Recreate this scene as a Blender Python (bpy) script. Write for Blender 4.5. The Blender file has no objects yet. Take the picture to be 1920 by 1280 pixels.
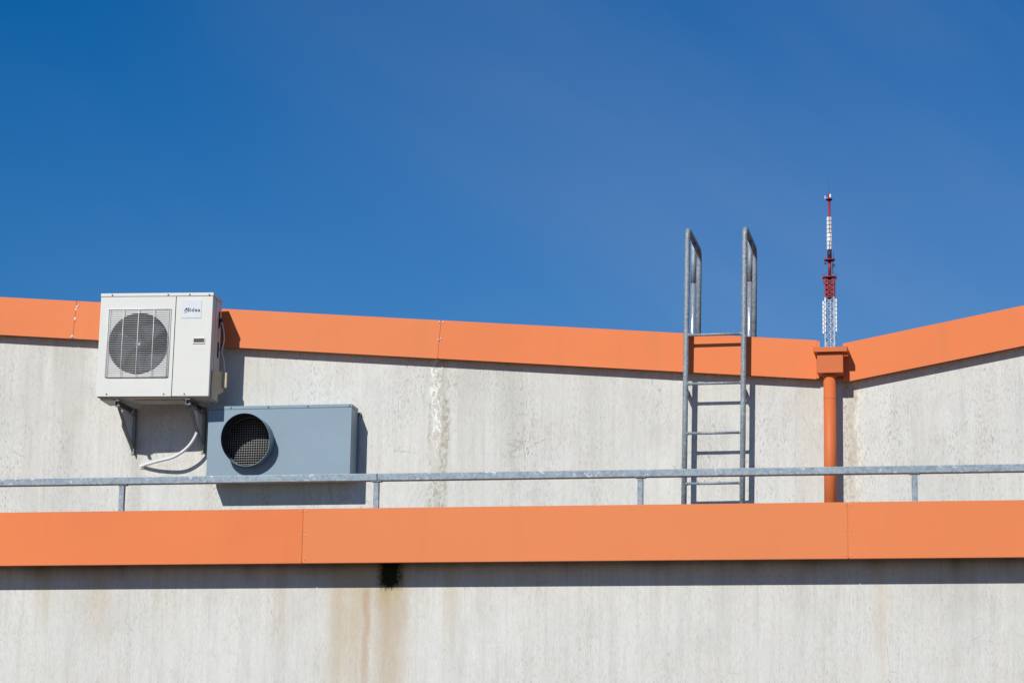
import bpy, math, random
from mathutils import Vector, Matrix
random.seed(7)
scn = bpy.context.scene
col = scn.collection
R = math.radians

# ------------------------------------------------------------------ mesh helpers
class MB:
    def __init__(s): s.v = []; s.f = []; s.sm = []
    def add(s, vs, fs, smooth=False):
        b = len(s.v); s.v += [tuple(v) for v in vs]
        s.f += [tuple(i + b for i in f) for f in fs]; s.sm += [smooth] * len(fs)
        return s
    def box(s, x0, x1, y0, y1, z0, z1, skip=()):
        vs = [(x, y, z) for z in (z0, z1) for y in (y0, y1) for x in (x0, x1)]
        fs = {'b': (0, 2, 3, 1), 't': (4, 5, 7, 6), 'f': (0, 1, 5, 4), 'k': (2, 6, 7, 3), 'l': (0, 4, 6, 2), 'r': (1, 3, 7, 5)}
        return s.add(vs, [f for k, f in fs.items() if k not in skip])
    def prism_y(s, pts, y0, y1):
        """pts: (x,z) outline counter-clockwise seen from the front (-y)"""
        n = len(pts)
        vs = [(x, y0, z) for x, z in pts] + [(x, y1, z) for x, z in pts]
        fs = [tuple(range(n)), tuple(range(2 * n - 1, n - 1, -1))]
        fs += [(i, i + n, (i + 1) % n + n, (i + 1) % n) for i in range(n)]
        return s.add(vs, fs)
    def prism_x(s, pts, x0, x1):
        """pts: (y,z) outline"""
        n = len(pts)
        vs = [(x0, y, z) for y, z in pts] + [(x1, y, z) for y, z in pts]
        fs = [tuple(range(n)), tuple(range(2 * n - 1, n - 1, -1))]
        fs += [(i, i + n, (i + 1) % n + n, (i + 1) % n) for i in range(n)]
        return s.add(vs, fs)
    def tube(s, pts, r, n=12, caps=True, r1=None):
        P = [Vector(p) for p in pts]; m = len(P)
        vs = []; fs = []
        t0 = (P[1] - P[0]).normalized()
        up = Vector((0, 0, 1)) if abs(t0.z) < .9 else Vector((1, 0, 0))
        a = t0.cross(up).normalized()
        for i, p in enumerate(P):
            if i == 0: t = t0
            elif i == m - 1: t = (P[i] - P[i - 1]).normalized()
            else: t = ((P[i + 1] - P[i]).normalized() + (P[i] - P[i - 1]).normalized()).normalized()
            a = (a - t * a.dot(t)).normalized(); b = t.cross(a)
            rr = r if r1 is None else r + (r1 - r) * i / (m - 1)
            for k in range(n):
                an = 2 * math.pi * k / n
                vs.append(p + a * math.cos(an) * rr + b * math.sin(an) * rr)
        for i in range(m - 1):
            for k in range(n):
                k2 = (k + 1) % n
                fs.append((i * n + k, i * n + k2, (i + 1) * n + k2, (i + 1) * n + k))
        s.add(vs, fs, True)
        if caps:
            b0 = len(s.v) - len(vs)
            s.f.append(tuple(b0 + k for k in range(n - 1, -1, -1))); s.sm.append(False)
            s.f.append(tuple(b0 + (m - 1) * n + k for k in range(n))); s.sm.append(False)
        return s
    def disc_y(s, cx, cz, r, y0, y1, n=10):
        return s.tube([(cx, y0, cz), (cx, y1, cz)], r, n)
    def beam(s, p0, p1, w, h=None):
        """square bar between two points"""
        h = h or w
        p0, p1 = Vector(p0), Vector(p1); t = (p1 - p0).normalized()
        up = Vector((0, 0, 1)) if abs(t.z) < .95 else Vector((0, 1, 0))
        a = t.cross(up).normalized() * w / 2; b = a.cross(t).normalized() * h / 2
        vs = [p + sa * a + sb * b for p in (p0, p1) for sa, sb in ((-1, -1), (1, -1), (1, 1), (-1, 1))]
        return s.add(vs, [(3, 2, 1, 0), (4, 5, 6, 7), (0, 1, 5, 4), (1, 2, 6, 5), (2, 3, 7, 6), (3, 0, 4, 7)])
    def holed_plate(s, x0, x1, z0, z1, cx, cz, r, y0, y1, n=64):
        """rectangular sheet in the xz plane with a round hole; the hole wall reaches from y0 to y1"""
        ang = sorted(set([2 * math.pi * k / n for k in range(n)] +
              [math.atan2(z - cz, x - cx) % (2 * math.pi) for x in (x0, x1) for z in (z0, z1)]))
        def edge(a):
            c, q = math.cos(a), math.sin(a); t = 1e9
            if c > 1e-9: t = min(t, (x1 - cx) / c)
            if c < -1e-9: t = min(t, (x0 - cx) / c)
            if q > 1e-9: t = min(t, (z1 - cz) / q)
            if q < -1e-9: t = min(t, (z0 - cz) / q)
            return (cx + c * t, cz + q * t)
        m = len(ang); vs = []
        for a in ang: vs.append((cx + r * math.cos(a), y0, cz + r * math.sin(a)))
        for a in ang: e = edge(a); vs.append((e[0], y0, e[1]))
        for a in ang: vs.append((cx + r * math.cos(a), y1, cz + r * math.sin(a)))
        fs = []
        for k in range(m):
            j = (k + 1) % m
            fs.append((k, k + m, j + m, j)); fs.append((k, j, j + 2 * m, k + 2 * m))
        return s.add(vs, fs)
    def build(s, name, mat, parent=None, bevel=0, seg=2, label=None, origin=None, solid=0):
        me = bpy.data.meshes.new(name)
        o = bpy.data.objects.new(name, me); col.objects.link(o)
        org = Vector(origin) if origin else Vector((0, 0, 0))
        if parent is not None:
            org = Vector(parent['base'])
            o.parent = parent
        elif origin: o.location = org
        o['base'] = tuple(org)
        me.from_pydata([tuple(Vector(v) - org) for v in s.v], [], s.f)
        me.polygons.foreach_set('use_smooth', s.sm)
        me.materials.append(mat); me.update()
        if solid:
            m = o.modifiers.new('sheet', 'SOLIDIFY'); m.thickness = solid; m.offset = 0
        if bevel:
            m = o.modifiers.new('bevel', 'BEVEL'); m.width = bevel; m.segments = seg; m.limit_method = 'ANGLE'; m.angle_limit = R(40)
        if label: o['label'] = label
        return o

def thing(name, label, cat, base, rot=(0, 0, 0), group=None):
    o = bpy.data.objects.new(name, None); col.objects.link(o)
    o.empty_display_size = .1
    o.location = base; o.rotation_euler = rot; o['base'] = tuple(base)
    o['label'] = label; o['category'] = cat
    if group: o['group'] = group
    return o
def copy_part(o, parent, delta):
    c = o.copy(); col.objects.link(c); c.parent = parent
    c.location = Vector(o.location) + Vector(delta)
    return c

# ------------------------------------------------------------------ material helpers
class G:
    def __init__(s, name):
        s.m = bpy.data.materials.new(name); s.m.use_nodes = True
        s.t = s.m.node_tree; s.n = s.t.nodes; s.l = s.t.links
        s.b = s.n['Principled BSDF']
        s._p = None
    def new(s, ty, **kw):
        nd = s.n.new(ty)
        for k, v in kw.items(): setattr(nd, k, v)
        return nd
    def lk(s, a, b):
        if hasattr(a, 'is_output') or hasattr(a, 'links'): s.l.new(a, b)
        else: b.default_value = a
    def pos(s):
        if s._p is None:
            s._p = s.new('ShaderNodeNewGeometry').outputs['Position']
            s._x = s.new('ShaderNodeSeparateXYZ'); s.l.new(s._p, s._x.inputs[0])
        return s._p
    def xyz(s): s.pos(); return s._x.outputs
    def ma(s, op, a, b=0.0, c=0.0, clamp=False):
        nd = s.new('ShaderNodeMath', operation=op); nd.use_clamp = clamp
        s.lk(a, nd.inputs[0]); s.lk(b, nd.inputs[1])
        if op in ('MULTIPLY_ADD', 'COMPARE', 'SMOOTH_MIN'): s.lk(c, nd.inputs[2])
        return nd.outputs[0]
    def mapr(s, v, a, b, c=0., d=1., smooth=False):
        nd = s.new('ShaderNodeMapRange'); nd.clamp = True
        if smooth: nd.interpolation_type = 'SMOOTHSTEP'
        s.lk(v, nd.inputs['Value'])
        for k, x in zip(('From Min', 'From Max', 'To Min', 'To Max'), (a, b, c, d)): nd.inputs[k].default_value = x
        return nd.outputs[0]
    def scaled(s, sx, sy, sz, off=(0, 0, 0), src=None):
        nd = s.new('ShaderNodeMapping'); nd.inputs['Scale'].default_value = (sx, sy, sz)
        nd.inputs['Location'].default_value = off
        s.l.new(src if src is not None else s.pos(), nd.inputs['Vector']); return nd.outputs[0]
    def noise(s, vec, scale=1., detail=3., rough=.55, dist=0.):
        nd = s.new('ShaderNodeTexNoise'); s.l.new(vec, nd.inputs['Vector'])
        nd.inputs['Scale'].default_value = scale; nd.inputs['Detail'].default_value = detail
        nd.inputs['Roughness'].default_value = rough; nd.inputs['Distortion'].default_value = dist
        return nd.outputs['Fac']
    def vor(s, vec, scale=1., feature='F1', out='Distance'):
        nd = s.new('ShaderNodeTexVoronoi', feature=feature); s.l.new(vec, nd.inputs['Vector'])
        nd.inputs['Scale'].default_value = scale; return nd.outputs[out]
    def mix(s, f, a, b):
        nd = s.new('ShaderNodeMix', data_type='RGBA'); s.lk(f, nd.inputs['Factor'])
        for v, i in ((a, 6), (b, 7)):
            if isinstance(v, tuple): nd.inputs[i].default_value = (*v, 1)
            else: s.l.new(v, nd.inputs[i])
        return nd.outputs[2]
    def bump(s, h, strength, dist):
        nd = s.new('ShaderNodeBump'); nd.inputs['Strength'].default_value = strength
        nd.inputs['Distance'].default_value = dist; s.l.new(h, nd.inputs['Height'])
        s.l.new(nd.outputs[0], s.b.inputs['Normal'])
    def fin(s, colr, rough=.5, metal=0., spec=.5):
        if isinstance(colr, tuple): s.b.inputs['Base Color'].default_value = (*colr, 1)
        else: s.l.new(colr, s.b.inputs['Base Color'])
        s.lk(rough, s.b.inputs['Roughness']); s.b.inputs['Metallic'].default_value = metal
        s.b.inputs['Specular IOR Level'].default_value = spec
        return s.m

def mul(a, k): return tuple(x * k for x in a)

def paint(name, c, rough=.5, spec=.4, var=.06, scale=2.5, dirt=.0, dirtcol=(.1, .09, .07), bumps=0., metal=0., batch=None):
    g = G(name)
    n = g.noise(g.pos(), scale, 4)
    base = g.mix(g.mapr(n, .3, .7), mul(c, 1 - var), mul(c, 1 + var))
    if batch: base = g.mix(g.new('ShaderNodeObjectInfo').outputs['Random'], base, batch)
    if dirt:
        st = g.noise(g.scaled(9, 9, .9), 1, 4, .6)
        base = g.mix(g.mapr(st, .55, .8, 0, dirt), base, dirtcol)
    fine = g.noise(g.pos(), 60, 3)
    rr = g.mapr(fine, .3, .7, rough - .06, rough + .08)
    if bumps: g.bump(g.noise(g.pos(), 3.0, 2), bumps, .01)
    return g.fin(base, rr, metal, spec)

def galv(name, dark, light, patch, sc=90, metal=.35, rough=.45, spots=.5):
    g = G(name)
    v = g.vor(g.scaled(1, 1, 1), sc, out='Color')
    bw = g.new('ShaderNodeRGBToBW'); g.l.new(v, bw.inputs[0])
    n = g.noise(g.pos(), 9, 4, .6)
    f = g.ma('ADD', g.ma('MULTIPLY', bw.outputs[0], .55), g.ma('MULTIPLY', n, .5))
    c = g.mix(g.mapr(f, .25, .8), dark, light)
    sp = g.noise(g.scaled(1, 1, 1), 34, 2, .5, .6)
    sp2 = g.noise(g.pos(), 5, 2)
    m = g.ma('MULTIPLY', g.mapr(sp, .60, .67), g.mapr(sp2, .40, .58))
    c = g.mix(g.ma('MULTIPLY', m, spots), c, patch)
    g.bump(n, .15, .002)
    return g.fin(c, g.mapr(bw.outputs[0], 0, 1, rough - .08, rough + .12), metal, .5)

def render_wall(name, light, mid, stains, dirt=.5, warm=(.47, .40, .31)):
    """vertically scratched plaster with its own stains; masks are in world metres"""
    g = G(name); x, y, z = g.xyz()
    big = g.noise(g.scaled(.9, 1, .45), 1, 4, .6)
    med = g.noise(g.scaled(7, 7, .8), 1, 5, .65)
    blot = g.noise(g.pos(), 4.5, 5, .65)
    c = g.mix(g.mapr(big, .35, .65), light, mid)
    c = g.mix(g.mapr(med, .5, .78, 0, .33), c, mul(mid, .62))
    c = g.mix(g.mapr(blot, .50, .75, 0, .30), c, warm)
    patch = g.noise(g.scaled(2.3, 2.3, 1.5, off=(6, 1, 8)), 1, 7, .72)
    c = g.mix(g.mapr(patch, .52, .70, 0, .34), c, mul(mid, .70))
    # short worm-like grooves of the scratched finish
    wob = g.new('ShaderNodeVectorMath', operation='ADD')
    nz = g.new('ShaderNodeTexNoise'); g.l.new(g.pos(), nz.inputs['Vector']); nz.inputs['Scale'].default_value = 24
    sc = g.new('ShaderNodeVectorMath', operation='SCALE'); g.l.new(nz.outputs['Color'], sc.inputs[0]); sc.inputs['Scale'].default_value = .018
    g.l.new(g.pos(), wob.inputs[0]); g.l.new(sc.outputs[0], wob.inputs[1])
    gr = g.noise(g.scaled(115, 115, 26, src=wob.outputs[0]), 1, 3, .62)
    gr2 = g.noise(g.scaled(170, 170, 40, src=wob.outputs[0]), 1, 3, .6)
    groove = g.mapr(gr, .54, .66)
    fine = g.noise(g.scaled(120, 120, 14, off=(3, 3, 3), src=wob.outputs[0]), 1, 4, .7)
    c = g.mix(g.mapr(fine, .44, .62, 0, .17), c, mul(mid, .55))
    gmask = g.mapr(g.noise(g.scaled(3.2, 3.2, 1.3, off=(4, 0, 2)), 1, 4, .65), .44, .66, .10, 1)
    c = g.mix(g.ma('MULTIPLY', g.ma('MULTIPLY', groove, gmask), dirt), c, (.20, .185, .16))
    pits = g.mapr(g.vor(g.scaled(1, 1, .6, src=wob.outputs[0]), 26), .05, .11, 1, 0)
    pm = g.mapr(g.noise(g.scaled(1.7, 1.7, .8, off=(9, 3, 1)), 2, 4, .7), .57, .70)
    c = g.mix(g.ma('MULTIPLY', g.ma('MULTIPLY', pits, pm), .75), c, (.12, .10, .08))
    ce = g.vor(g.scaled(1, 1, .55, src=wob.outputs[0]), 5.5, 'DISTANCE_TO_EDGE')
    cm = g.mapr(g.noise(g.scaled(1.1, 1.1, 1.3, off=(2, 7, 5)), 2, 3, .6), .56, .64)
    c = g.mix(g.ma('MULTIPLY', g.ma('MULTIPLY', g.mapr(ce, .004, .014, 1, 0), cm), .38), c, (.22, .20, .17))
    strk = g.noise(g.scaled(26, 26, 1.1, off=(1, 2, 3)), 1, 5, .7)
    c = g.mix(g.mapr(strk, .47, .72, 0, .30), c, mul(warm, .72))
    xw = g.ma('ADD', x, g.ma('MULTIPLY', g.ma('SUBTRACT', g.noise(g.scaled(1.3, 1, 2.2), 1, 4, .6), .5), .14))
    xw = g.ma('ADD', xw, g.ma('MULTIPLY', g.ma('SUBTRACT', g.noise(g.scaled(14, 1, 5), 1, 5, .65), .5), .07))
    for (cx, hw, zt, zb, colr, st, kind) in stains:
        m = g.mapr(g.ma('ABSOLUTE', g.ma('SUBTRACT', xw, cx)), hw * {'soft': .1, 'speck': .35, 'moss': .05}[kind], hw * (1 if kind != 'soft' else 1.15), 1, 0, True)
        f = g.ma('MULTIPLY', g.mapr(z, zb, zt, 0, 1), g.mapr(z, zt, zt + .04, 1, 0))
        if kind == 'moss': f = g.mapr(g.ma('ADD', z, g.ma('MULTIPLY', g.ma('SUBTRACT', g.noise(g.scaled(30, 30, 8), 1, 3), .5), .18)), zb - .02, zb + .09, 0, 1, True)
        m = g.ma('MULTIPLY', m, f)
        if kind == 'soft': m = g.ma('MULTIPLY', m, g.mapr(med, .3, .6, .45, 1))
        elif kind == 'speck':
            q = g.noise(g.scaled(60, 60, 32, off=(cx, 1, 3), src=wob.outputs[0]), 1, 3, .6)
            m = g.ma('MULTIPLY', g.mapr(m, 0, .35), g.mapr(q, .47, .56))
        elif kind == 'moss':
            q = g.noise(g.pos(), 38, 5, .75); m = g.ma('MULTIPLY', m, g.mapr(g.ma('ADD', q, g.ma('MULTIPLY', m, .35)), .55, .75, .25, 1))
        c = g.mix(g.ma('MULTIPLY', m, st, clamp=True), c, colr)
    h = g.ma('SUBTRACT', g.ma('MULTIPLY', gr2, .5), g.ma('MULTIPLY', groove, .8))
    h = g.ma('ADD', h, g.ma('MULTIPLY', gr, .5))
    g.bump(h, .34, .0045)
    return g.fin(c, .9, 0, .2)

M = {}
M['orange'] = paint('orange_coated_steel', (.700, .182, .056), .48, .22, .085, .55, .16, (.40, .17, .08), .22, batch=(.665, .205, .072))
M['orange_pipe'] = paint('orange_painted_pipe', (.57, .145, .048), .5, .2, .07, 3, .12, (.38, .16, .08))
M['screw'] = paint('bare_screw_metal', (.46, .43, .40), .4, .5, .1, 30, metal=.4)
M['dark_screw'] = paint('dark_screw', (.05, .045, .04), .5)
M['rail'] = galv('galvanised_rail', (.150, .195, .235), (.275, .33, .375), (.56, .61, .65), 55, .3, .5, .55)
M['ladder'] = galv('galvanised_ladder', (.155, .190, .220), (.30, .345, .38), (.50, .53, .56), 95, .12, .50, .5)
M['sleeve'] = galv('bright_galvanised_sleeve', (.42, .44, .46), (.62, .64, .65), (.8, .8, .8), 120, .6, .25, .2)
M['bracket'] = galv('dull_bracket_steel', (.16, .17, .17), (.27, .28, .27), (.42, .42, .40), 110, .4, .5, .4)
M['duct'] = paint('grey_blue_paint', (.205, .285, .350), .42, .4, .04, 2.2, .08, (.2, .24, .27))
M['duct_in'] = paint('duct_shade_black', (.012, .012, .013), .9, .1)  # black paint stands in for the shade deep inside the duct
M['mesh'] = paint('mesh_wire', (.44, .44, .43), .5)
M['tube_shade'] = paint('tube_shade_paint', (.035, .042, .050), .6, .2, .2, 12)  # darkened duct colour: the shade inside the outlet tube is painted in
M['ac'] = paint('off_white_enamel', (.615, .620, .585), .38, .45, .025, 3, .07, (.45, .42, .36))
M['ac_side'] = M['ac']
M['wire'] = paint('white_wire', (.66, .67, .67), .35, .5, .05, 40)
M['fan'] = paint('fan_plastic', (.032, .037, .052), .55, .25, .1, 8)
M['black'] = paint('black_interior', (.012, .013, .016), .7, .2)
M['plate'] = paint('grey_name_plate', (.60, .63, .66), .3, .5, .02)
M['ink'] = paint('dark_blue_ink', (.02, .03, .07), .4)
M['cover'] = paint('aged_cream_plastic', (.52, .46, .31), .5, .3, .08, 10, .1)
M['hose'] = paint('white_hose', (.66, .66, .68), .5, .4, .05, 20, .1)
M['underpan'] = paint('stained_base_pan', (.50, .48, .42), .55, .3, .15, 12, .35, (.2, .16, .1))
M['red'] = paint('mast_red', (.26, .014, .028), .5, .4, .1, .5)
M['mast_white'] = paint('mast_white', (.72, .72, .74), .5, .3, .05, .5)
M['mast_grey'] = paint('galvanised_mast_lattice', (.50, .51, .54), .5, .3, .08, .5)
M['mast_dark'] = paint('mast_dark', (.035, .02, .045), .6, .3, .1, .5)
M['foam'] = paint('pale_foam', (.60, .58, .50), .9, .1, .15, 40, .3)
M['moss'] = paint('moss', (.05, .05, .02), .95, .1, .3, 60)

def ground_mat():
    g = G('paving'); n = g.noise(g.pos(), .8, 6, .6); q = g.noise(g.pos(), 40, 3)
    c = g.mix(n, (.060, .050, .040), (.095, .080, .064)); c = g.mix(g.mapr(q, .4, .7, 0, .4), c, (.05, .048, .045))
    return g.fin(c, .9, 0, .2)
def roof_mat():
    g = G('roof_felt'); n = g.noise(g.pos(), 2, 5); q = g.vor(g.pos(), 45)
    c = g.mix(n, (.045, .045, .048), (.08, .08, .08)); c = g.mix(g.mapr(q, 0, .6, .4, 0), c, (.12, .12, .12))
    return g.fin(c, .9, 0, .2)
M['ground'] = ground_mat(); M['roof'] = roof_mat()

UW = [  # upper wall stains: centre x, half width, top z, bottom z, colour, strength, kind
    (-4.50, .085, 5.80, 4.2, (.30, .28, .20), .55, 'soft'),
    (-4.51, .10, 5.45, 4.2, (.33, .30, .23), .75, 'speck'),
    (-4.535, .055, 6.1, 4.75, (.76, .75, .71), .95, 'speck'),
    (-4.28, .13, 5.8, 4.3, (.36, .35, .30), .35, 'soft'),
    (-1.40, .085, 5.60, 3.9, (.50, .45, .35), .8, 'soft'),
    (-1.385, .07, 5.60, 3.9, (.70, .66, .58), 1.0, 'speck'),
    (-1.42, .055, 5.50, 4.0, (.34, .29, .22), .65, 'speck'),
    (-1.70, .13, 5.6, 4.0, (.50, .46, .36), .35, 'soft'),
    (-7.45, .17, 6.3, 3.9, (.34, .33, .29), .55, 'soft'),
    (-7.75, .12, 6.2, 4.2, (.40, .39, .35), .35, 'soft'),
    (-6.90, .10, 5.2, 3.9, (.40, .38, .32), .45, 'soft'),
    (-3.98, .15, 5.8, 4.0, (.36, .36, .32), .40, 'soft'),
    (-3.30, .16, 5.7, 4.2, (.38, .38, .34), .40, 'soft'),
    (-3.02, .10, 5.7, 4.6, (.40, .39, .35), .35, 'soft'),
    (-.95, .16, 5.8, 4.2, (.40, .40, .37), .30, 'soft'),
    (-.45, .10, 5.9, 4.2, (.42, .41, .38), .28, 'soft'),
    (-6.0, 0.1, 6.4, 5.5, (.33, .31, .25), 0.3, 'soft'),
    (-5.3, 0.06, 6.4, 5.45, (.33, .31, .25), 0.3, 'soft'),
    (-3.7, 0.07, 6.4, 5.2, (.33, .31, .25), 0.35, 'soft'),
    (-2.0, 0.06, 6.4, 5.0, (.33, .31, .25), 0.35, 'soft'),
    (-1.78, 0.05, 6.4, 5.0, (.33, .31, .25), 0.4, 'soft'),
    (-0.7, 0.08, 6.4, 5.3, (.33, .31, .25), 0.3, 'soft'),
    (-7.6, 0.05, 6.4, 5.3, (.33, .31, .25), 0.4, 'soft'),
]
LW = [
    (-4.88, .15, 4.10, 1.6, (.47, .36, .22), .72, 'soft'),
    (-4.72, .42, 4.10, 2.0, (.50, .42, .30), .50, 'soft'),
    (-4.55, .14, 4.10, 1.8, (.43, .32, .20), .78, 'soft'),
    (-4.735, .040, 3.88, 2.2, (.42, .27, .16), .62, 'soft'),
    (-4.55, .12, 4.10, 3.72, (.35, .31, .08), .8, 'soft'),
    (-4.555, .150, 4.2, 3.875, (.018, .022, .010), 1.3, 'moss'),
    (-5.35, .10, 4.1, 3.3, (.40, .33, .22), .45, 'soft'),
    (-4.12, .07, 4.1, 3.2, (.50, .43, .28), .55, 'soft'),
    (-7.13, .09, 4.1, 3.5, (.45, .40, .25), .60, 'soft'),
    (-6.72, .14, 4.1, 3.4, (.47, .36, .24), .60, 'soft'),
    (-6.27, .05, 4.1, 3.5, (.45, .41, .28), .5, 'soft'),
    (-1.13, .055, 4.1, 2.7, (.58, .48, .32), .50, 'soft'),
    (-.60, .14, 4.1, 3.6, (.42, .37, .31), .40, 'soft'),
    (-3.9, .10, 4.1, 3.6, (.42, .36, .30), .35, 'soft'),
    (-7.2, 0.12, 4.12, 3.93, (.13, .09, .065), 0.45, 'soft'),  # drips of this brown: eave grime that also paints the cast shade darker
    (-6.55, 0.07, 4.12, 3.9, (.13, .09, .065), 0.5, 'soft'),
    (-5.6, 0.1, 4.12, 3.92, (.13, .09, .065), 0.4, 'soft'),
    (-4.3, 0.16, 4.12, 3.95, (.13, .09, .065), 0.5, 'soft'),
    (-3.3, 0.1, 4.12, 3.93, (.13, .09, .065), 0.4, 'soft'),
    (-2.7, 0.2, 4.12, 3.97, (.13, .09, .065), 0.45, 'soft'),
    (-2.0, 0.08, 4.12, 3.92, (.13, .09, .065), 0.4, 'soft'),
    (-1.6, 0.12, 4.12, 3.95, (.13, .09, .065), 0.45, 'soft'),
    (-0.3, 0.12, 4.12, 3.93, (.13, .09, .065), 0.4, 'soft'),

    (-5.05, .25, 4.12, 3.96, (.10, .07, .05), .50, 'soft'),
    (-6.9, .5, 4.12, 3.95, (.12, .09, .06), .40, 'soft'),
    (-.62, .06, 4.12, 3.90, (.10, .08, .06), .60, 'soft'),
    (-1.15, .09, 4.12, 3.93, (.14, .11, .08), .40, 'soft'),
]
M['upper_wall'] = render_wall('scratched_render_upper', (.665, .662, .628), (.590, .588, .555), UW, .66, (.54, .49, .39))
M['lower_wall'] = render_wall('scratched_render_lower', (.650, .646, .615), (.595, .588, .555), LW, .36, (.56, .50, .41))

# ------------------------------------------------------------------ setting
def struct(o): o['kind'] = 'structure'; return o
mb = MB(); mb.add([(-4000, -4000, 0), (4000, -4000, 0), (4000, 4000, 0), (-4000, 4000, 0)], [(0, 1, 2, 3)])
struct(mb.build('ground', M['ground']))

XL, XR = -15.0, 7.0
# ---- rear (upper) building
def top_l(x): return 6.358 - .0783 * (x + 8.061)
def bot_l(x): return 6.055 - .0767 * (x + 8.043)
def top_r(x): return 5.827 + .192 * (x + 1.461)
def bot_r(x): return 5.546 + .186 * (x + 1.409)
rear = thing('building', 'tall rear building of grey-white scratched render under a V-shaped orange roof edge', 'building', (-4, 0, 0))
mb = MB()
mb.prism_y([(XL, 0), (XR, 0), (XR, top_r(XR) - .06), (-1.47, top_r(-1.47) - .15), (-1.64, top_l(-1.64) - .2), (XL, top_l(XL) - .06)], 0, .3)
mb.build('wall', M['upper_wall'], rear)
mb = MB()
mb.prism_y([(XL, top_l(XL) - .22), (-1.56, 5.48), (XR, top_r(XR) - .22), (XR, top_r(XR) - .10), (-1.56, 5.60), (XL, top_l(XL) - .10)], .302, 14)
mb.box(XL, XL + .3, .302, 14, 0, top_l(XL) - .23); mb.box(XR - .3, XR, .302, 14, 0, top_r(XR) - .23)
mb.build('roof', M['roof'], rear)

def fascia_panel(parent, xa, xb, ta, tb, ba, bb, yf, ret, yback, slant_a=0., slant_b=0., topw=.28):
    """folded sheet: front face, bottom return and top flashing; slant = shift of the bottom ends"""
    g = .0035
    a0, b0 = xa + g, xb - g; a1, b1 = xa + slant_a + g, xb + slant_b - g
    v = [(a1, yf + ret, ba + .012), (b1, yf + ret, bb + .012), (a1, yf, ba), (b1, yf, bb), (a0, yf, ta), (b0, yf, tb), (a0, yf + topw, ta - .03), (b0, yf + topw, tb - .03)]
    mb = MB(); mb.add(v, [(0, 1, 3, 2), (2, 3, 5, 4), (4, 5, 7, 6)])
    # overlapped strip behind the seam so that no gap shows
    mb.add([(b1 - .02, yf + .004, bb + .006), (b1 + .02, yf + .004, bb + .006), (b0 + .02, yf + .004, tb - .006), (b0 - .02, yf + .004, tb - .006)], [(0, 1, 2, 3)])
    return mb.build('fascia_panel', M['orange'], parent, solid=.0016)
yf = -.072
seams = [(-11.0, 0), (-7.419, -.020), (-4.496, -.022)]
xs = [(XL, 0)] + seams + [(-1.647, -.004)]
for (xa, sa), (xb, sb) in zip(xs[:-1], xs[1:]):
    p = fascia_panel(rear, xa, xb, top_l(xa), top_l(xb), bot_l(xa + sa), bot_l(xb + sb), yf, .066, 0, sa, sb)
xs = [(-1.463, 0), (2.1, 0), (XR, 0)]
for (xa, sa), (xb, sb) in zip(xs[:-1], xs[1:]):
    fascia_panel(rear, xa, xb, top_r(xa), top_r(xb), bot_r(xa), bot_r(xb), yf, .066, 0, 0, 0)
# cheeks of the roof edge beside the valley outlet
mb = MB(); mb.box(-1.655, -1.649, yf + .004, .20, bot_l(-1.65) + .02, top_l(-1.65) - .01)
mb.box(-1.461, -1.455, yf + .004, .20, bot_r(-1.46) + .02, top_r(-1.46) - .01)
mb.box(-1.648, -1.462, -.03, -.004, 5.575, 5.70)
mb.build('valley_outlet', M['orange'], rear)
# screws by the seams
def screws(parent, pts, y, r=.0055, mat='screw'):
    first = None
    for x, z in pts:
        if first is None:
            first = MB().disc_y(x, z, r, y, y - .005, 8).build('screw', M[mat], parent); fx, fz = x, z
        else: copy_part(first, parent, (x - fx, 0, z - fz))
screws(rear, [(-7.405, top_l(-7.40) - .035), (-7.430, top_l(-7.43) - .15), (-7.455, bot_l(-7.45) + .012), (-7.43, bot_l(-7.43) + .012),
              (-4.482, top_l(-4.48) - .012), (-4.512, top_l(-4.5) - .012), (-4.495, top_l(-4.5) - .14), (-4.515, top_l(-4.5) - .15)], yf - .001)
# flaked sealant on the left seam
mb = MB()
for cx, cz, s_f in ((-7.418, top_l(-7.42) - .045, .013), (-7.424, top_l(-7.42) - .065, .012), (-7.428, top_l(-7.43) - .14, .013), (-7.445, bot_l(-7.44) + .02, .012)):
    n = 9; pts = []
    for k in range(n):
        a = 2 * math.pi * k / n; q = s_f * random.uniform(.55, 1)
        pts.append((cx + q * .6 * math.cos(a), cz + q * math.sin(a)))
    MB().prism_y(pts, yf - .004, yf - .001).build('sealant_flake', M['mast_white'], rear)

# ---- front (lower) building
front = thing('building', 'low front building with brown-streaked pale wall and a level orange roof edge', 'building', (-4, -1.235, 0))
YL = -1.235
mb = MB(); mb.box(XL, XR, YL, YL + .2, 0, 4.36)
mb.build('wall', M['lower_wall'], front)
mb = MB(); mb.box(XL, XR, YL + .202, -.004, 4.10, 4.30)
mb.build('roof', M['roof'], front)
ZT, ZB = 4.439, 4.056
yl = -1.43
xs = [XL, -9.0, -5.154, -1.334, 2.5, XR]
for i, (xa, xb) in enumerate(zip(xs[:-1], xs[1:])):
    fascia_panel(front, xa, xb, ZT, ZT, ZB, ZB, yl, .13, 0)
pts = []
for sx in (-5.154, -1.334):
    for dx in (-.017, .017):
        for z in (ZT - .018, ZT - .19, ZB + .022): pts.append((sx + dx, z))
screws(front, pts, yl - .001, .0036)

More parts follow.
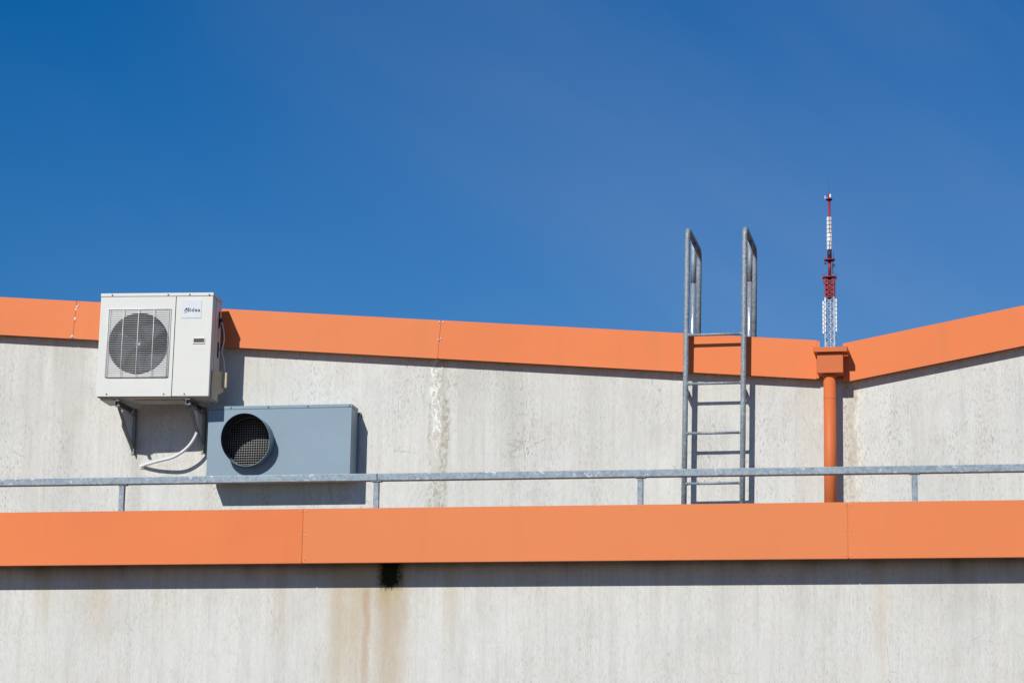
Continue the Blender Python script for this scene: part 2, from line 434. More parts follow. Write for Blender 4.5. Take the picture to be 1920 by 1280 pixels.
# moss tufts and pebbles that peep over the front roof edge
mossx = [(-7.19, .016), (-5.16, .012), (-5.085, .014), (-3.29, .012), (-2.59, .015), (-1.47, .016), (-1.41, .010), (-.66, .010)]
mlab = ['dark moss tuft on the front roof edge near the far left end', 'dark moss tuft on the front roof edge above its left seam', 'dark moss tuft just right of the left roof-edge seam',
        'dark moss tuft on the front roof edge midway along', 'dark moss tuft on the front roof edge at the ladder foot', 'pale-topped moss tuft at the foot of the orange downpipe',
        'small moss tuft between the downpipe foot and the right seam', 'small moss tuft on the front roof edge near the right post']
for (mx, r), lb in zip(mossx, mlab):
    mb = MB(); n = 8; vs = []; fs = []
    for j in range(5):
        ph = math.pi / 2 * j / 4
        for k in range(n):
            a = 2 * math.pi * k / n; q = r * random.uniform(.75, 1.15)
            vs.append((mx + q * 1.3 * math.cos(ph) * math.cos(a), yl + .05 + q * math.cos(ph) * math.sin(a), ZT - .010 + r * 1.1 * math.sin(ph) * random.uniform(.85, 1.1)))
    for j in range(4):
        for k in range(n): fs.append((j * n + k, j * n + (k + 1) % n, (j + 1) * n + (k + 1) % n, (j + 1) * n + k))
    mb.add(vs, fs)
    o = mb.build('moss_tuft', M['moss'], origin=(mx, yl + .05, ZT))
    o['label'] = lb; o['category'] = 'moss'; o['group'] = 'moss tufts along the front roof edge'

# ------------------------------------------------------------------ railing
rl = thing('railing', 'low galvanised steel guard rail on square posts along the front roof edge', 'railing', (-4, -1.3, 4.3))
y0, y1 = -1.33, -1.27
for xa, xb in ((XL, -8.6), (-8.597, -4.6545), (-4.6515, -.70 + 1.9), (1.203, XR)):
    MB().box(xa, xb, y0, y1, 4.650, 4.702).build('handrail', M['rail'], rl, bevel=.004)
px0 = -6.546; f = None
for i in range(-3, 6):
    x = -6.546 + 1.885 * i
    if x > XR or x < XL: continue
    if f is None:
        f = MB().box(x - .019, x + .019, -1.318, -1.282, 4.302, 4.644).build('post', M['rail'], rl, bevel=.003); fx = x
        c = MB().box(x - .036, x + .036, -1.325, -1.275, 4.6445, 4.6495).build('post_plate', M['bracket'], rl)
        b = MB().box(x - .05, x + .05, -1.35, -1.25, 4.3005, 4.308).build('foot_plate', M['rail'], rl)
    else:
        for q in (f, c, b): copy_part(q, rl, (x - fx, 0, 0))

# ------------------------------------------------------------------ ladder
ld = thing('roof_ladder', 'galvanised roof access ladder with two tall hooped handrails over the orange edge', 'ladder', (-2.405, -.155, 4.3))
def arc(cy, cz, r, a0, a1, n=8): return [(cy + r * math.cos(R(a0 + (a1 - a0) * k / n)), cz + r * math.sin(R(a0 + (a1 - a0) * k / n))) for k in range(n + 1)]
ZTOP = 6.712; r1 = .06
for xb, xt in ((-2.627, -2.603), (-2.198, -2.174)):
    def X(z): return xb + (xt - xb) * (z - 4.3) / (ZTOP - 4.3)
    yb = .535
    prof = [(-.155, 4.31), (-.155, 5.4)] + arc(-.155 + r1, ZTOP - r1, r1, 180, 90) + arc(yb - .08, ZTOP - .08, .08, 90, 0) + [(yb, 5.55)]
    MB().tube([(X(z), y, z) for y, z in prof], .0205, 16).build('stile', M['ladder'], ld)
    ym = .205
    MB().tube([(X(ZTOP - .01), ym, ZTOP - .01), (X(6.38), ym, 6.38)], .0195, 16).build('inner_post', M['ladder'], ld)
    MB().tube([(X(6.378), ym, 6.378), (X(5.5), ym, 5.5)], .0185, 16).build('sleeve', M['sleeve'], ld)
    xx = X(5.5)
    MB().box(xx - .008, xx + .008, -.150, -.001, 5.462, 5.510).build('wall_bracket', M['ladder'], ld)
for k, z in enumerate((5.900, 5.531, 5.159, 4.785, 4.412)):
    xa = -2.627 + .024 * (z - 4.3) / 2.4; xb = -2.198 + .024 * (z - 4.3) / 2.4
    m_ = MB(); m_.tube([(xa + .015, -.155, z + .0), (xb - .015, -.155, z + .002)], .0105, 12)
    m_.tube([(xa + .012, -.155, z), (xa + .028, -.155, z)], .017, 12, r1=.011)
    m_.tube([(xb - .012, -.155, z + .002), (xb - .028, -.155, z + .002)], .017, 12, r1=.011)
    m_.build('rung', M['ladder'], ld)

# ------------------------------------------------------------------ downpipe with hopper
dp = thing('downpipe', 'round orange downpipe with a square hopper head in the roof valley', 'downpipe', (-1.5495, -.12, 4.3))
mb = MB()
mb.box(-1.640, -1.450, -.198, -.040, 5.585, 5.735)
hp = mb.build('hopper', M['orange_pipe'], dp, bevel=.003)
mb = MB()
mb.box(-1.658, -1.424, -.226, -.2215, 5.737, 5.772)
mb.box(-1.664, -1.6585, -.226, -.078, 5.737, 5.780); mb.box(-1.4235, -1.418, -.226, -.078, 5.737, 5.780)
mb.box(-1.658, -1.424, -.2213, -.080, 5.7365, 5.7405)
mb.build('hopper_rim', M['orange_pipe'], hp, bevel=.001)
MB().tube([(-1.5545, -.12, 5.584), (-1.5545, -.12, 4.300)], .046, 40).build('pipe', M['orange_pipe'], dp)
for zj in (5.404, 4.50): MB().tube([(-1.5545, -.12, zj), (-1.5545, -.12, zj - .003)], .0468, 40).build('joint', M['orange_pipe'], dp)
mb = MB(); mb.tube([(-1.5545, -.12, 5.56), (-1.5545, -.12, 5.584)], .047, 40, r1=.052).build('spout', M['orange_pipe'], dp)

# ------------------------------------------------------------------ ventilation box
vb = thing('ventilation_box', 'long grey-blue sheet metal vent box with a round mesh-covered outlet', 'vent', (-5.70, 0, 4.86))
BX0, BX1, BZ0, BZ1, BY = -6.262, -5.140, 4.862, 5.418, -.225
cx, cz, rt = -5.927, 5.137, .186
mb = MB()
mb.holed_plate(BX0, BX1, BZ0, BZ1 - .026, cx, cz, rt, BY, BY + .004, 72)
mb.box(BX0, BX1, BY, -.035, BZ0, BZ1 - .026, skip=('f', 't'))
cas = mb.build('casing', M['duct'], vb)
mb = MB(); mb.box(BX0 - .003, BX1 + .003, BY - .003, -.032, BZ1 - .024, BZ1)
lid = mb.build('lid', M['duct'], vb, bevel=.0015)
mb = MB(); mb.box(BX0 + .01, BX1 - .01, BY + .085, -.04, BZ0 + .01, BZ1 - .035, skip=('f',))
mb.build('duct_shade_box', M['duct_in'], cas)  # added black box that paints the duct's unlit depth
screws(lid, [(x, BZ1 - .013) for x in (-6.085, -5.790, -5.480, -5.155)], BY - .003, .0055, 'dark_screw')
for ra, rb in ((BX1 - .03, BX1 + .012), (BX0 + .01, BX0 + .05)): MB().box(ra, rb, -.031, -.002, BZ0 + .01, BZ1 - .04).build('mounting_rail', M['duct'], vb)
mb = MB(); mb.box(BX1 + .004, BX1 + .02, -.036, -.002, BZ1 - .055, BZ1 - .03); mb.build('fixing_lug', M['bracket'], vb)
# round outlet with its lower lip cut back
n = 96; vs = []; fs = []
def rimy(a):
    s = math.sin(a)
    return BY - (.126 + .044 * s - .010 * math.cos(a))
ro, ri, ez = .1905, .186, 1.03
for ring, (r, fr) in enumerate(((ro, 0), (ro, 1), (ri + .0015, 1), (ri + .0015, 0))):
    for k in range(n):
        a = 2 * math.pi * k / n
        vs.append((cx + r * math.cos(a), rimy(a) if fr else BY + .002, cz + r * ez * math.sin(a)))
for ring in range(3):
    for k in range(n):
        j = (k + 1) % n; fs.append((ring * n + k, ring * n + j, (ring + 1) * n + j, (ring + 1) * n + k))
sp = MB().add(vs, fs, True).build('outlet_collar', M['duct'], vb)
sp.modifiers.new('es', 'EDGE_SPLIT').split_angle = R(35)
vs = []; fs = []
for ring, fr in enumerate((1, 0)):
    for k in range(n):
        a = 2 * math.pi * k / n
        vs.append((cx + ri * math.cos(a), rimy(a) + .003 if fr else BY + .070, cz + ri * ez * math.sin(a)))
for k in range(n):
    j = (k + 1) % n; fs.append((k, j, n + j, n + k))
MB().add(vs, fs, True).build('tube_shade_skin', M['tube_shade'], sp)  # extra skin carrying the tube's inner shade as colour
mb = MB(); st = .0186; w = .0016; k = -10
while k <= 10:
    d = k * st + .004
    if abs(d) < ri - .002:
        h = math.sqrt(ri * ri - d * d)
        mb.tube([(cx + d, BY + .0385, cz - h), (cx + d, BY + .0385, cz + h)], w, 6)
        mb.tube([(cx - h, BY + .035, cz + d), (cx + h, BY + .035, cz + d)], w, 6)
    k += 1
mb.build('wire_mesh', M['mesh'], vb)

# ------------------------------------------------------------------ air conditioner
ACY = -.452
ac = thing('air_conditioner', 'off-white outdoor air conditioning unit with a caged round fan', 'air conditioner', (-6.643, ACY, 5.465), (0, R(.45), R(2.6)))
X0, X1, Z0, Z1 = -7.084, -6.203, 5.463, 6.264; XP = -6.492; DY = .275
fcx, fcz, fr = -6.771, 5.872, .238
fy = ACY
mb = MB()
mb.holed_plate(X0, XP - .0025, Z0, Z1 - .028, fcx, fcz, fr, fy, fy + .02, 72)
mb.build('front_panel', M['ac'], ac)
mb = MB()
mb.box(XP + .0025, X1, fy, fy + .05, Z0, Z1 - .028)
sp_ = mb.build('service_panel', M['ac'], ac, bevel=.003)
mb = MB()
mb.box(X0 + .001, X1 - .001, fy + .055, fy + DY, Z0 + .004, Z1 - .030, skip=('f',))
mb.box(X0, X0 + .002, fy + .0005, fy + .06, Z0 + .003, Z1 - .03)
mb.build('cabinet', M['ac'], ac, bevel=.002)
mb = MB(); mb.box(X0 - .003, X1 + .004, fy - .004, fy + DY + .004, Z1 - .026, Z1)
top = mb.build('top_cover', M['ac'], ac, bevel=.004)
mb = MB(); mb.box(XP - .003, XP + .003, fy + .004, fy + .012, Z0, Z1 - .028); mb.build('seam_gap', M['black'], ac)
screws(top, [(-6.995, Z1 - .014), (-6.555, Z1 - .014), (-6.386, Z1 - .014), (-6.232, Z1 - .018)], fy - .0045, .0055, 'dark_screw')
screws(ac, [(-7.000, Z0 + .017), (-6.552, Z0 + .017), (-6.392, Z0 + .017)], fy - .0005, .0052, 'dark_screw')
# fan well, shroud and fan
mb = MB()
n = 64; vs = []; fs = []
for r, y in ((fr, fy + .02), (fr - .006, fy + .05), (fr - .006, fy + .13), (.001, fy + .132)):
    for k in range(n):
        a = 2 * math.pi * k / n; vs.append((fcx + r * math.cos(a), y, fcz + r * math.sin(a)))
for q in range(3):
    for k in range(n): j = (k + 1) % n; fs.append((q * n + k, q * n + j, (q + 1) * n + j, (q + 1) * n + k))
mb.add(vs, fs, True).build('fan_shroud', M['black'], ac)
fan = MB().tube([(fcx, fy + .045, fcz), (fcx, fy + .11, fcz)], .05, 24).tube([(fcx, fy + .03, fcz), (fcx, fy + .045, fcz)], .025, 20, r1=.05).build('fan', M['fan'], ac)
MB().tube([(fcx, fy + .020, fcz), (fcx, fy + .030, fcz)], .009, 10).build('hub_glint', M['wire'], fan)  # white stub added to paint a glint at the fan centre
for b_ in range(3):
    a0 = R(50 + 120 * b_); vs = []; fs = []; nr, na = 8, 10
    for i in range(nr + 1):
        r = .045 + (.222 - .045) * i / nr; sw = R(24) * (i / nr) ** 1.3; wd = R(38 + 30 * i / nr)
        for j in range(na + 1):
            t = j / na; a = a0 + sw + (t - .5) * wd * 1.25
            vs.append((fcx + r * math.cos(a), fy + .055 + .05 * t + .008 * math.sin(3.1 * t), fcz + r * math.sin(a)))
    for i in range(nr):
        for j in range(na): q = i * (na + 1) + j; fs.append((q, q + 1, q + na + 2, q + na + 1))
    MB().add(vs, fs, True).build('fan_blade', M['fan'], fan, solid=.003)
# wire guard
gx0, gx1, gz0, gz1 = -7.020, -6.524, 5.612, 6.138
mb = MB(); wr = .0017; yy = fy - .018
nn = 36
for k in range(nn + 1):
    z = gz0 + .004 + (gz1 - gz0 - .008) * k / nn
    mb.tube([(gx0 + .004, fy - .001, z), (gx0 + .014, yy, z), (gx1 - .014, yy, z), (gx1 - .004, fy - .001, z)], wr, 6)
for x in (fcx - .122, fcx - .003, fcx + .118):
    mb.tube([(x, fy - .001, gz0), (x, yy - .004, gz0 + .012), (x, yy - .004, gz1 - .012), (x, fy - .001, gz1)], .0028, 6)
for x in (gx0 + .003, gx0 + .018, gx1 - .016, gx1 - .003):
    mb.tube([(x, fy - .009, gz0), (x, fy - .009, gz1)], .0022, 6)
for z in (gz0, gz1):
    mb.tube([(gx0, fy - .006, z), (gx1, fy - .006, z)], .0026, 6)
mb.build('fan_guard', M['wire'], ac)
# name plate with lettering
px0, px1, pz0, pz1 = -6.447, -6.289, 6.066, 6.208
pl = MB().box(px0, px1, fy - .003, fy - .0003, pz0, pz1).build('name_plate', M['plate'], ac, bevel=.001)
mb = MB()
bx = px0 + .030; bz = pz0 + .050; H = .030
yA, yB = fy - .0050, fy - .0032
P = lambda pts: mb.prism_y([(bx + u * H * .86, bz + v * H) for u, v in pts], yA, yB)
P([(-.30, .10), (.32, 1.0), (.62, 1.0), (.74, .22), (.58, .0), (.40, .62), (.10, .28)])
P([(-.28, -.26), (.10, -.28), (.48, -.10), (.76, .26), (.62, .02 + .1), (.36, -.04), (.02, -.17)])
P([(.88, 1.0), (1.22, 1.0), (1.30, .0), (.98, .0)])
mb.build('logo_mark', M['ink'], pl)
fc = bpy.data.curves.new('lettering', 'FONT'); fc.body = 'idea'; fc.size = .040; fc.extrude = .0006; fc.space_character = 1.12; fc.offset = .0004
fo = bpy.data.objects.new('tmp', fc); col.objects.link(fo)
bpy.context.view_layer.update()
dg = bpy.context.evaluated_depsgraph_get()
tm = bpy.data.meshes.new_from_object(fo.evaluated_get(dg)); bpy.data.objects.remove(fo)
vsx = [v.co.x for v in tm.vertices]; sx_ = .080 / (max(vsx) - min(vsx))
mb = MB(); mb.add([(bx + 1.30 * H + (v.co.x - min(vsx)) * sx_, fy - .0042 - v.co.z, bz + v.co.y) for v in tm.vertices], [tuple(p.vertices) for p in tm.polygons])
mb.build('lettering', M['ink'], pl)
# handle in the service panel; a flat dark plate paints its recess shade
mb = MB()
hx0, hx1, hz0, hz1 = -6.345, -6.250, 5.866, 5.914
for b4 in ((hx0, hx1, hz1 - .009, hz1), (hx0, hx1, hz0, hz0 + .010), (hx0, hx0 + .008, hz0 + .010, hz1 - .009), (hx1 - .006, hx1, hz0 + .010, hz1 - .009)):
    mb.box(b4[0], b4[1], fy - .006, fy - .0003, b4[2], b4[3])
hd = mb.build('handle', M['ac'], ac, bevel=.002)
mb = MB(); mb.box(hx0 + .008, hx1 - .006, fy - .0015, fy - .0004, hz0 + .010, hz1 - .009); mb.build('handle_shade_plate', M['dark_screw'], hd)
# side details
sx = X1
for za, zb in ((6.03, 6.16), (5.80, 5.92)): MB().box(sx + .0002, sx + .004, fy + .195, fy + .225, za, zb).build('side_handle', M['fan'], ac)
mb = MB(); mb.box(sx - .001, sx + .003, fy + .10, fy + .105, Z0 + .01, Z1 - .03); mb.build('side_seam', M['ac'], ac)
cvm = MB(); cvv = []
for (y, px, zb, zt) in ((fy + .050, .010, 5.450, 5.672), (fy + .215, .058, 5.535, 5.690)):
    cvv += [(sx + .001, y, zb), (sx + px, y, zb), (sx + px, y, zt), (sx + .001, y, zt)]
cv = cvm.add(cvv, [(0, 1, 2, 3), (7, 6, 5, 4), (0, 4, 5, 1), (1, 5, 6, 2), (2, 6, 7, 3), (3, 7, 4, 0)]).build('valve_cover', M['cover'], ac, bevel=.006, seg=3)
MB().box(sx + .052, sx + .086, fy + .192, fy + .217, 5.560, 5.684).build('cover_grip', M['cover'], cv, bevel=.010, seg=3)
def smooth(pts, n=8):
    P_ = [Vector(p) for p in pts]; P_ = [P_[0] * 2 - P_[1]] + P_ + [P_[-1] * 2 - P_[-2]]; out = []
    for i in range(1, len(P_) - 2):
        for k in range(n):
            t = k / n; a, b, c, d = P_[i - 1:i + 3]
            out.append(.5 * ((2 * b) + (-a + c) * t + (2 * a - 5 * b + 4 * c - d) * t * t + (-a + 3 * b - 3 * c + d) * t ** 3))
    out.append(P_[-2]); return out
MB().tube(smooth([(sx - .002, -.24, 6.10), (sx + .018, -.25, 6.085), (sx + .035, -.24, 6.03), (sx + .045, -.24, 5.94), (sx + .030, -.23, 5.85), (sx + .042, -.20, 5.78), (sx + .050, -.20, 5.72), (sx + .060, -.215, 5.66)]), .0045, 8).build('cable', M['hose'], ac)
MB().tube(smooth([(sx + .003, -.25, 6.09), (sx + .022, -.24, 6.02), (sx + .030, -.235, 5.95), (sx + .016, -.22, 5.88), (sx + .004, -.22, 5.86)]), .0035, 8).build('cable', M['black'], ac)
MB().box(sx + .002, sx + .028, -.26, -.23, 6.075, 6.105).build('cable_gland', M['fan'], ac, bevel=.004)
# base pan and feet
mb = MB(); mb.box(X0 + .012, X1 - .012, fy + .012, fy + DY - .01, Z0 - .006, Z0 + .003)
mb.box(-6.80, -6.42, fy + .10, fy + DY - .03, Z0 - .016, Z0 - .006)
pan = mb.build('base_pan', M['underpan'], ac, bevel=.002)
mb = MB()
mb.prism_x([(fy + .03, Z0 - .007), (fy + DY + .012, Z0 - .007), (fy + DY + .012, Z0 - .020), (fy + .05, Z0 - .020)], -7.06, -6.955).build('foot_channel', M['underpan'], ac, bevel=.003)

# ------------------------------------------------------------------ wall brackets
for i, (bxc, lb) in enumerate(((-6.912, 'steel wall bracket under the fan side of the air conditioner, away from the vent box'), (-6.350, 'steel wall bracket beside the grey vent box, under the air conditioner'))):
    yt = -.438
    if i == 0:
        br = thing('wall_bracket', lb, 'bracket', (bxc, 0, 5.10), group='brackets carrying the air conditioner'); first_b = br
        pcs = []
        m_ = MB(); m_.box(bxc - .004, bxc + .004 - .0, -.044, -.002, 5.095, 5.452); m_.box(bxc - .030, bxc - .0045, -.006, -.002, 5.095, 5.452)
        m_.build('wall_plate', M['bracket'], br)
        m_ = MB(); m_.box(bxc - .026, bxc + .004, yt, -.046, 5.436, 5.441); m_.box(bxc - .0295, bxc - .0265, yt, -.046, 5.396, 5.441); m_.box(bxc - .026, bxc - .002, yt, -.046, 5.396, 5.400); m_.box(bxc - .0262, bxc - .002, yt + .03, yt + .034, 5.400, 5.436)
        m_.build('arm', M['bracket'], br)
        MB().beam((bxc - .012, yt + .055, 5.390), (bxc - .012, -.02, 5.125), .022, .008).build('brace', M['bracket'], br)
        for yb_ in (yt + .05, yt + .09): MB().tube([(bxc - .012, yb_, 5.442), (bxc - .012, yb_, 5.454)], .009, 6).build('bolt', M['screw'], br)
        MB().tube([(bxc - .012, -.006, 5.115), (bxc - .012, -.018, 5.115)], .009, 6).build('bolt', M['screw'], br)
    else:
        br = first_b.copy(); col.objects.link(br); br.location.x = bxc; br['label'] = lb
        for ch in [c for c in col.objects if c.parent == first_b]:
            c2 = ch.copy(); col.objects.link(c2); c2.parent = br

# ------------------------------------------------------------------ white drain hose
hs = thing('drain_hose', 'white plastic hose curving from the air conditioner into the wall', 'hose', (-6.841, 0, 5.004))
MB().tube(smooth([(-6.846, .02, 5.003), (-6.841, -.005, 5.004), (-6.80, -.04, 5.012), (-6.700, -.085, 5.027), (-6.552, -.125, 5.055), (-6.440, -.145, 5.125), (-6.372, -.16, 5.225), (-6.358, -.175, 5.32), (-6.375, -.20, 5.40), (-6.40, -.22, 5.452)]), .0122, 14).build('tubing', M['hose'], hs)
mb = MB(); vs = []; fs = []; n = 14
for q, (r, y) in enumerate(((.028, -.001), (.020, -.008), (.010, -.012))):
    for k in range(n):
        a = 2 * math.pi * k / n; rr = r * random.uniform(.7, 1.1)
        vs.append((-6.846 + rr * math.cos(a), y, 5.0 + rr * math.sin(a)))
for q in range(2):
    for k in range(n): j = (k + 1) % n; fs.append((q * n + k, q * n + j, (q + 1) * n + j, (q + 1) * n + k))
mb.add(vs, fs); mb.build('sealing_foam', M['foam'], hs)

# ------------------------------------------------------------------ far radio mast
TX, TY = -48.30, 600.0
mast = thing('radio_mast', 'distant red and white lattice radio mast rising behind the roof valley', 'mast', (TX, TY, 0))
def lattice(mb, z0, z1, w0, w1, n, leg=.22, br=.10):
    def c(z): t = (z - z0) / (z1 - z0); return w0 + (w1 - w0) * t
    cs = [(-1, -1), (1, -1), (1, 1), (-1, 1)]
    for sx, sy in cs: mb.beam((TX + sx * w0, TY + sy * w0, z0), (TX + sx * w1, TY + sy * w1, z1), leg)
    for i in range(n):
        a = z0 + (z1 - z0) * i / n; b = z0 + (z1 - z0) * (i + 1) / n; wa, wb = c(a), c(b)
        for q in range(4):
            (ax, ay), (bx_, by_) = cs[q], cs[(q + 1) % 4]
            mb.beam((TX + ax * wa, TY + ay * wa, a), (TX + bx_ * wa, TY + by_ * wa, a), br)
            mb.beam((TX + ax * wa, TY + ay * wa, a), (TX + bx_ * wb, TY + by_ * wb, b), br)
            mb.beam((TX + bx_ * wa, TY + by_ * wa, a), (TX + ax * wb, TY + ay * wb, b), br)
mb = MB(); lattice(mb, 0, 60, 7.0, 3.2, 10, .5, .25); lattice(mb, 60, 118, 3.2, 1.06, 16, .36, .16); lattice(mb, 118, 143.9, 1.06, 1.04, 14, .22, .085)
mb.tube([(TX + .1, TY, 118), (TX + .1, TY, 143.9)], .12, 8)
mb.build('white_lattice', M['mast_grey'], mast)
mb = MB(); lattice(mb, 143.95, 148.3, .98, 1.02, 4, .34, .17); mb.tube([(TX, TY, 143.9), (TX, TY, 148.4)], .46, 10)
mb.tube([(TX - 1.1, TY - 1.1, 146.8), (TX - 1.6, TY - 1.5, 148.4)], .08, 6).tube([(TX + 1.1, TY - 1.1, 146.8), (TX + 1.6, TY - 1.5, 148.4)], .08, 6)
mb.build('red_lattice', M['red'], mast)
def deck(z, r, post, mat='red', name='platform'):
    mb = MB(); mb.tube([(TX, TY, z - .18), (TX, TY, z + .10)], r, 16)
    if post:
        for k in range(12):
            a = 2 * math.pi * k / 12; mb.beam((TX + r * math.cos(a), TY + r * math.sin(a), z), (TX + r * math.cos(a), TY + r * math.sin(a), z + post), .05)
        mb.tube([(TX + r * math.cos(2 * math.pi * k / 16), TY + r * math.sin(2 * math.pi * k / 16), z + post) for k in range(17)], .035, 5, caps=False)
    return mb.build(name, M[mat], mast)
deck(148.7, 1.65, .7); deck(152.9, 1.22, .35); deck(167.35, .72, 0, 'mast_dark')
MB().tube([(TX, TY, 148.8), (TX, TY, 153.2)], .37, 14).build('lower_pole', M['red'], mast)
MB().tube([(TX, TY, 153.2), (TX, TY, 155.3)], .50, 14).build('dark_collar', M['mast_dark'], mast)
MB().tube([(TX, TY, 155.3), (TX, TY, 168.7)], .30, 14).build('upper_pole', M['red'], mast)
mb = MB()
mb.beam((TX + .75, TY - .3, 149.5), (TX + .75, TY - .3, 152.2), .20); mb.beam((TX + .3, TY - .2, 151.0), (TX + .75, TY - .3, 151.0), .1)
mb.beam((TX + .8, TY, 153), (TX + .95, TY, 154.6), .12)
mb.beam((TX + .8, TY, 152.9), (TX + .75, TY - .3, 152.1), .08)
mb.build('side_aerial', M['mast_dark'], mast)
MB().tube([(TX + .95, TY - .45, 151.5), (TX + .95, TY - .75, 151.5)], .35, 12).build('dish', M['mast_dark'], mast)
MB().tube([(TX - .95, TY - .7, 151.9), (TX - .95, TY - .9, 151.9)], .26, 12).beam((TX - .95, TY - .7, 151.9), (TX, TY, 151.9), .08).build('dish', M['mast_dark'], mast)
MB().tube([(TX, TY, 168.7), (TX, TY, 172.0)], .025, 6).tube([(TX - .5, TY, 168.5), (TX + .5, TY, 168.5)], .03, 6).build('lightning_rod', M['mast_dark'], mast)
p0 = MB().box(TX + .12, TX + .48, TY - .75, TY - .6, 167.65, 168.45).build('antenna_panel', M['mast_white'], mast, bevel=.03)
MB().box(TX - .98, TX - .82, TY - .5, TY - .2, 167.4, 168.15).beam((TX - .9, TY - .3, 167.7), (TX, TY, 167.7), .06).build('antenna_panel', M['mast_white'], mast)
pan0 = None
for k in range(8):
    z = 155.35 + k * .985
    for q in range(4):
        a = R(45 + 90 * q + (0 if k not in (2, 3) else 25) + 10)
        ctr = Vector((TX + .44 * math.cos(a), TY + .44 * math.sin(a), z))
        if pan0 is None:
            pan0 = MB().box(-.11, .11, -.27, .27, 0, .84)
            me = pan0.build('antenna_panel', M['mast_white'], None, bevel=.03)
            me.parent = mast; src = me; o = me
        else: o = src.copy(); col.objects.link(o); o.parent = mast
        o.location = ctr - Vector(mast['base']); o.rotation_euler = (0, 0, a)
sp0 = None
for (dx, dy, z0, z1) in ((-1.46, -1.0, 135.3, 143.1), (-.98, -1.25, 135.6, 143.7), (1.50, -1.0, 135.7, 143.6)):
    nseg = 8; h = (z1 - z0) / nseg
    for k in range(nseg):
        if sp0 is None:
            sp0 = MB().box(-.17, .17, -.12, .12, 0, h * .86).build('antenna_panel', M['mast_white'], None, bevel=.03); sp0.parent = mast; o = sp0
        else: o = sp0.copy(); col.objects.link(o); o.parent = mast
        o.location = Vector((TX + dx, TY + dy, z0 + k * h)) - Vector(mast['base'])
    MB().beam((TX + dx * .97, TY + dy * .8, z0 - .2), (TX + dx * .97, TY + dy * .8, z1), .08).beam((TX + dx, TY + dy * .9, z0 + 1), (TX + math.copysign(1.0, dx), TY - 1.0, z0 + 1), .08).beam((TX + dx, TY + dy * .9, z1 - 1), (TX + math.copysign(1.0, dx), TY - 1.0, z1 - 1), .08).build('panel_mount', M['mast_dark'], mast)

for o in col.objects:
    if 'base' in o: del o['base']

# ------------------------------------------------------------------ light and sky
SUN = Vector((-.32, -1, .78))
elev = math.atan2(SUN.z, math.hypot(SUN.x, SUN.y))
ld_ = bpy.data.lights.new('sun', 'SUN'); ld_.energy = 4.6; ld_.angle = R(.5); ld_.color = (1, .965, .90)
so = bpy.data.objects.new('sun', ld_); col.objects.link(so); so.rotation_euler = SUN.to_track_quat('Z', 'Y').to_euler(); so.location = (0, 0, 30)
w = bpy.data.worlds.new('World'); scn.world = w; w.use_nodes = True
nt = w.node_tree; bg = nt.nodes['Background']
sky = nt.nodes.new('ShaderNodeTexSky'); sky.sky_type = 'NISHITA'; sky.sun_disc = False
sky.sun_elevation = elev
sky.sun_rotation = math.atan2(SUN.x, SUN.y)
sky.altitude = 600; sky.air_density = 1.0; sky.dust_density = .1; sky.ozone_density = 3.0
hs_ = nt.nodes.new('ShaderNodeHueSaturation'); hs_.inputs['Hue'].default_value = .508; hs_.inputs['Saturation'].default_value = 1.47; hs_.inputs['Value'].default_value = 1.0
nt.links.new(sky.outputs[0], hs_.inputs['Color'])
# thin veil of high cirrus, laid out by direction
tc = nt.nodes.new('ShaderNodeTexCoord')
mp = nt.nodes.new('ShaderNodeMapping'); mp.inputs['Rotation'].default_value = (0, R(-36), 0)
mp2 = nt.nodes.new('ShaderNodeMapping'); mp2.inputs['Scale'].default_value = (2.2, 2.2, 8.5); mp2.inputs['Location'].default_value = (0, 0, .35); nt.links.new(mp.outputs[0], mp2.inputs['Vector'])
nt.links.new(tc.outputs['Generated'], mp.inputs['Vector'])
cn = nt.nodes.new('ShaderNodeTexNoise'); cn.inputs['Scale'].default_value = 1.6; cn.inputs['Detail'].default_value = 4; cn.inputs['Roughness'].default_value = .45; cn.inputs['Distortion'].default_value = .4
nt.links.new(mp2.outputs[0], cn.inputs['Vector'])
mr = nt.nodes.new('ShaderNodeMapRange'); mr.inputs['From Min'].default_value = .30; mr.inputs['From Max'].default_value = .72; mr.inputs['To Max'].default_value = 1
nt.links.new(cn.outputs['Fac'], mr.inputs['Value'])
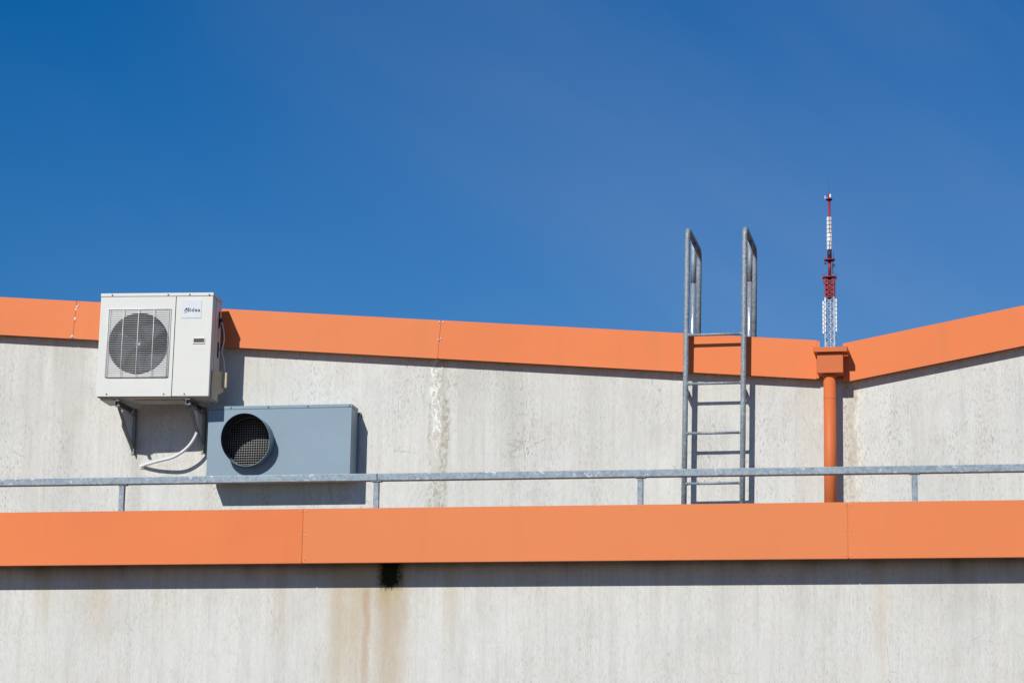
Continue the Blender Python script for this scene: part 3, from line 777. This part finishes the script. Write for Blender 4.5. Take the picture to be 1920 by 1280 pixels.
mx = nt.nodes.new('ShaderNodeMix'); mx.data_type = 'RGBA'; mx.inputs[7].default_value = (4.7, 5.4, 7.2, 1)
sxyz = nt.nodes.new('ShaderNodeSeparateXYZ'); nt.links.new(tc.outputs['Generated'], sxyz.inputs[0])
m2 = nt.nodes.new('ShaderNodeMapRange'); m2.interpolation_type = 'SMOOTHSTEP'
for k_, v_ in (('From Min', -.42), ('From Max', -.10), ('To Min', .01), ('To Max', .17)): m2.inputs[k_].default_value = v_
nt.links.new(sxyz.outputs[0], m2.inputs['Value'])
m3 = nt.nodes.new('ShaderNodeMath'); m3.operation = 'MULTIPLY_ADD'; m3.inputs[1].default_value = .8; m3.inputs[2].default_value = .2
nt.links.new(mr.outputs[0], m3.inputs[0])
m4 = nt.nodes.new('ShaderNodeMath'); m4.operation = 'MULTIPLY'; nt.links.new(m3.outputs[0], m4.inputs[0]); nt.links.new(m2.outputs[0], m4.inputs[1])
nt.links.new(m4.outputs[0], mx.inputs['Factor']); nt.links.new(hs_.outputs[0], mx.inputs[6])
nt.links.new(mx.outputs[2], bg.inputs[0]); bg.inputs[1].default_value = .08

# ------------------------------------------------------------------ camera
cd = bpy.data.cameras.new('camera'); cam = bpy.data.objects.new('camera', cd); col.objects.link(cam)
cd.sensor_width = 36; cd.lens = 5156. / 1920 * 36; cd.clip_end = 9000; cd.clip_start = .1
yw, pt, rl_ = .1955, .2087, .01715
cy, sy, cp, sp2 = math.cos(yw), math.sin(yw), math.cos(pt), math.sin(pt)
fw = Vector((-sy * cp, cy * cp, sp2)); rt_ = Vector((cy, sy, 0)); up = rt_.cross(fw)
c_, s_ = math.cos(rl_), math.sin(rl_)
r2 = rt_ * c_ + up * s_; u2 = up * c_ - rt_ * s_
cam.matrix_world = Matrix(((r2.x, u2.x, -fw.x, 0), (r2.y, u2.y, -fw.y, -20), (r2.z, u2.z, -fw.z, 1.6), (0, 0, 0, 1)))
scn.camera = cam
scn.view_settings.view_transform = 'Standard'; scn.view_settings.look = 'None'; scn.view_settings.exposure = 0; scn.view_settings.gamma = 1
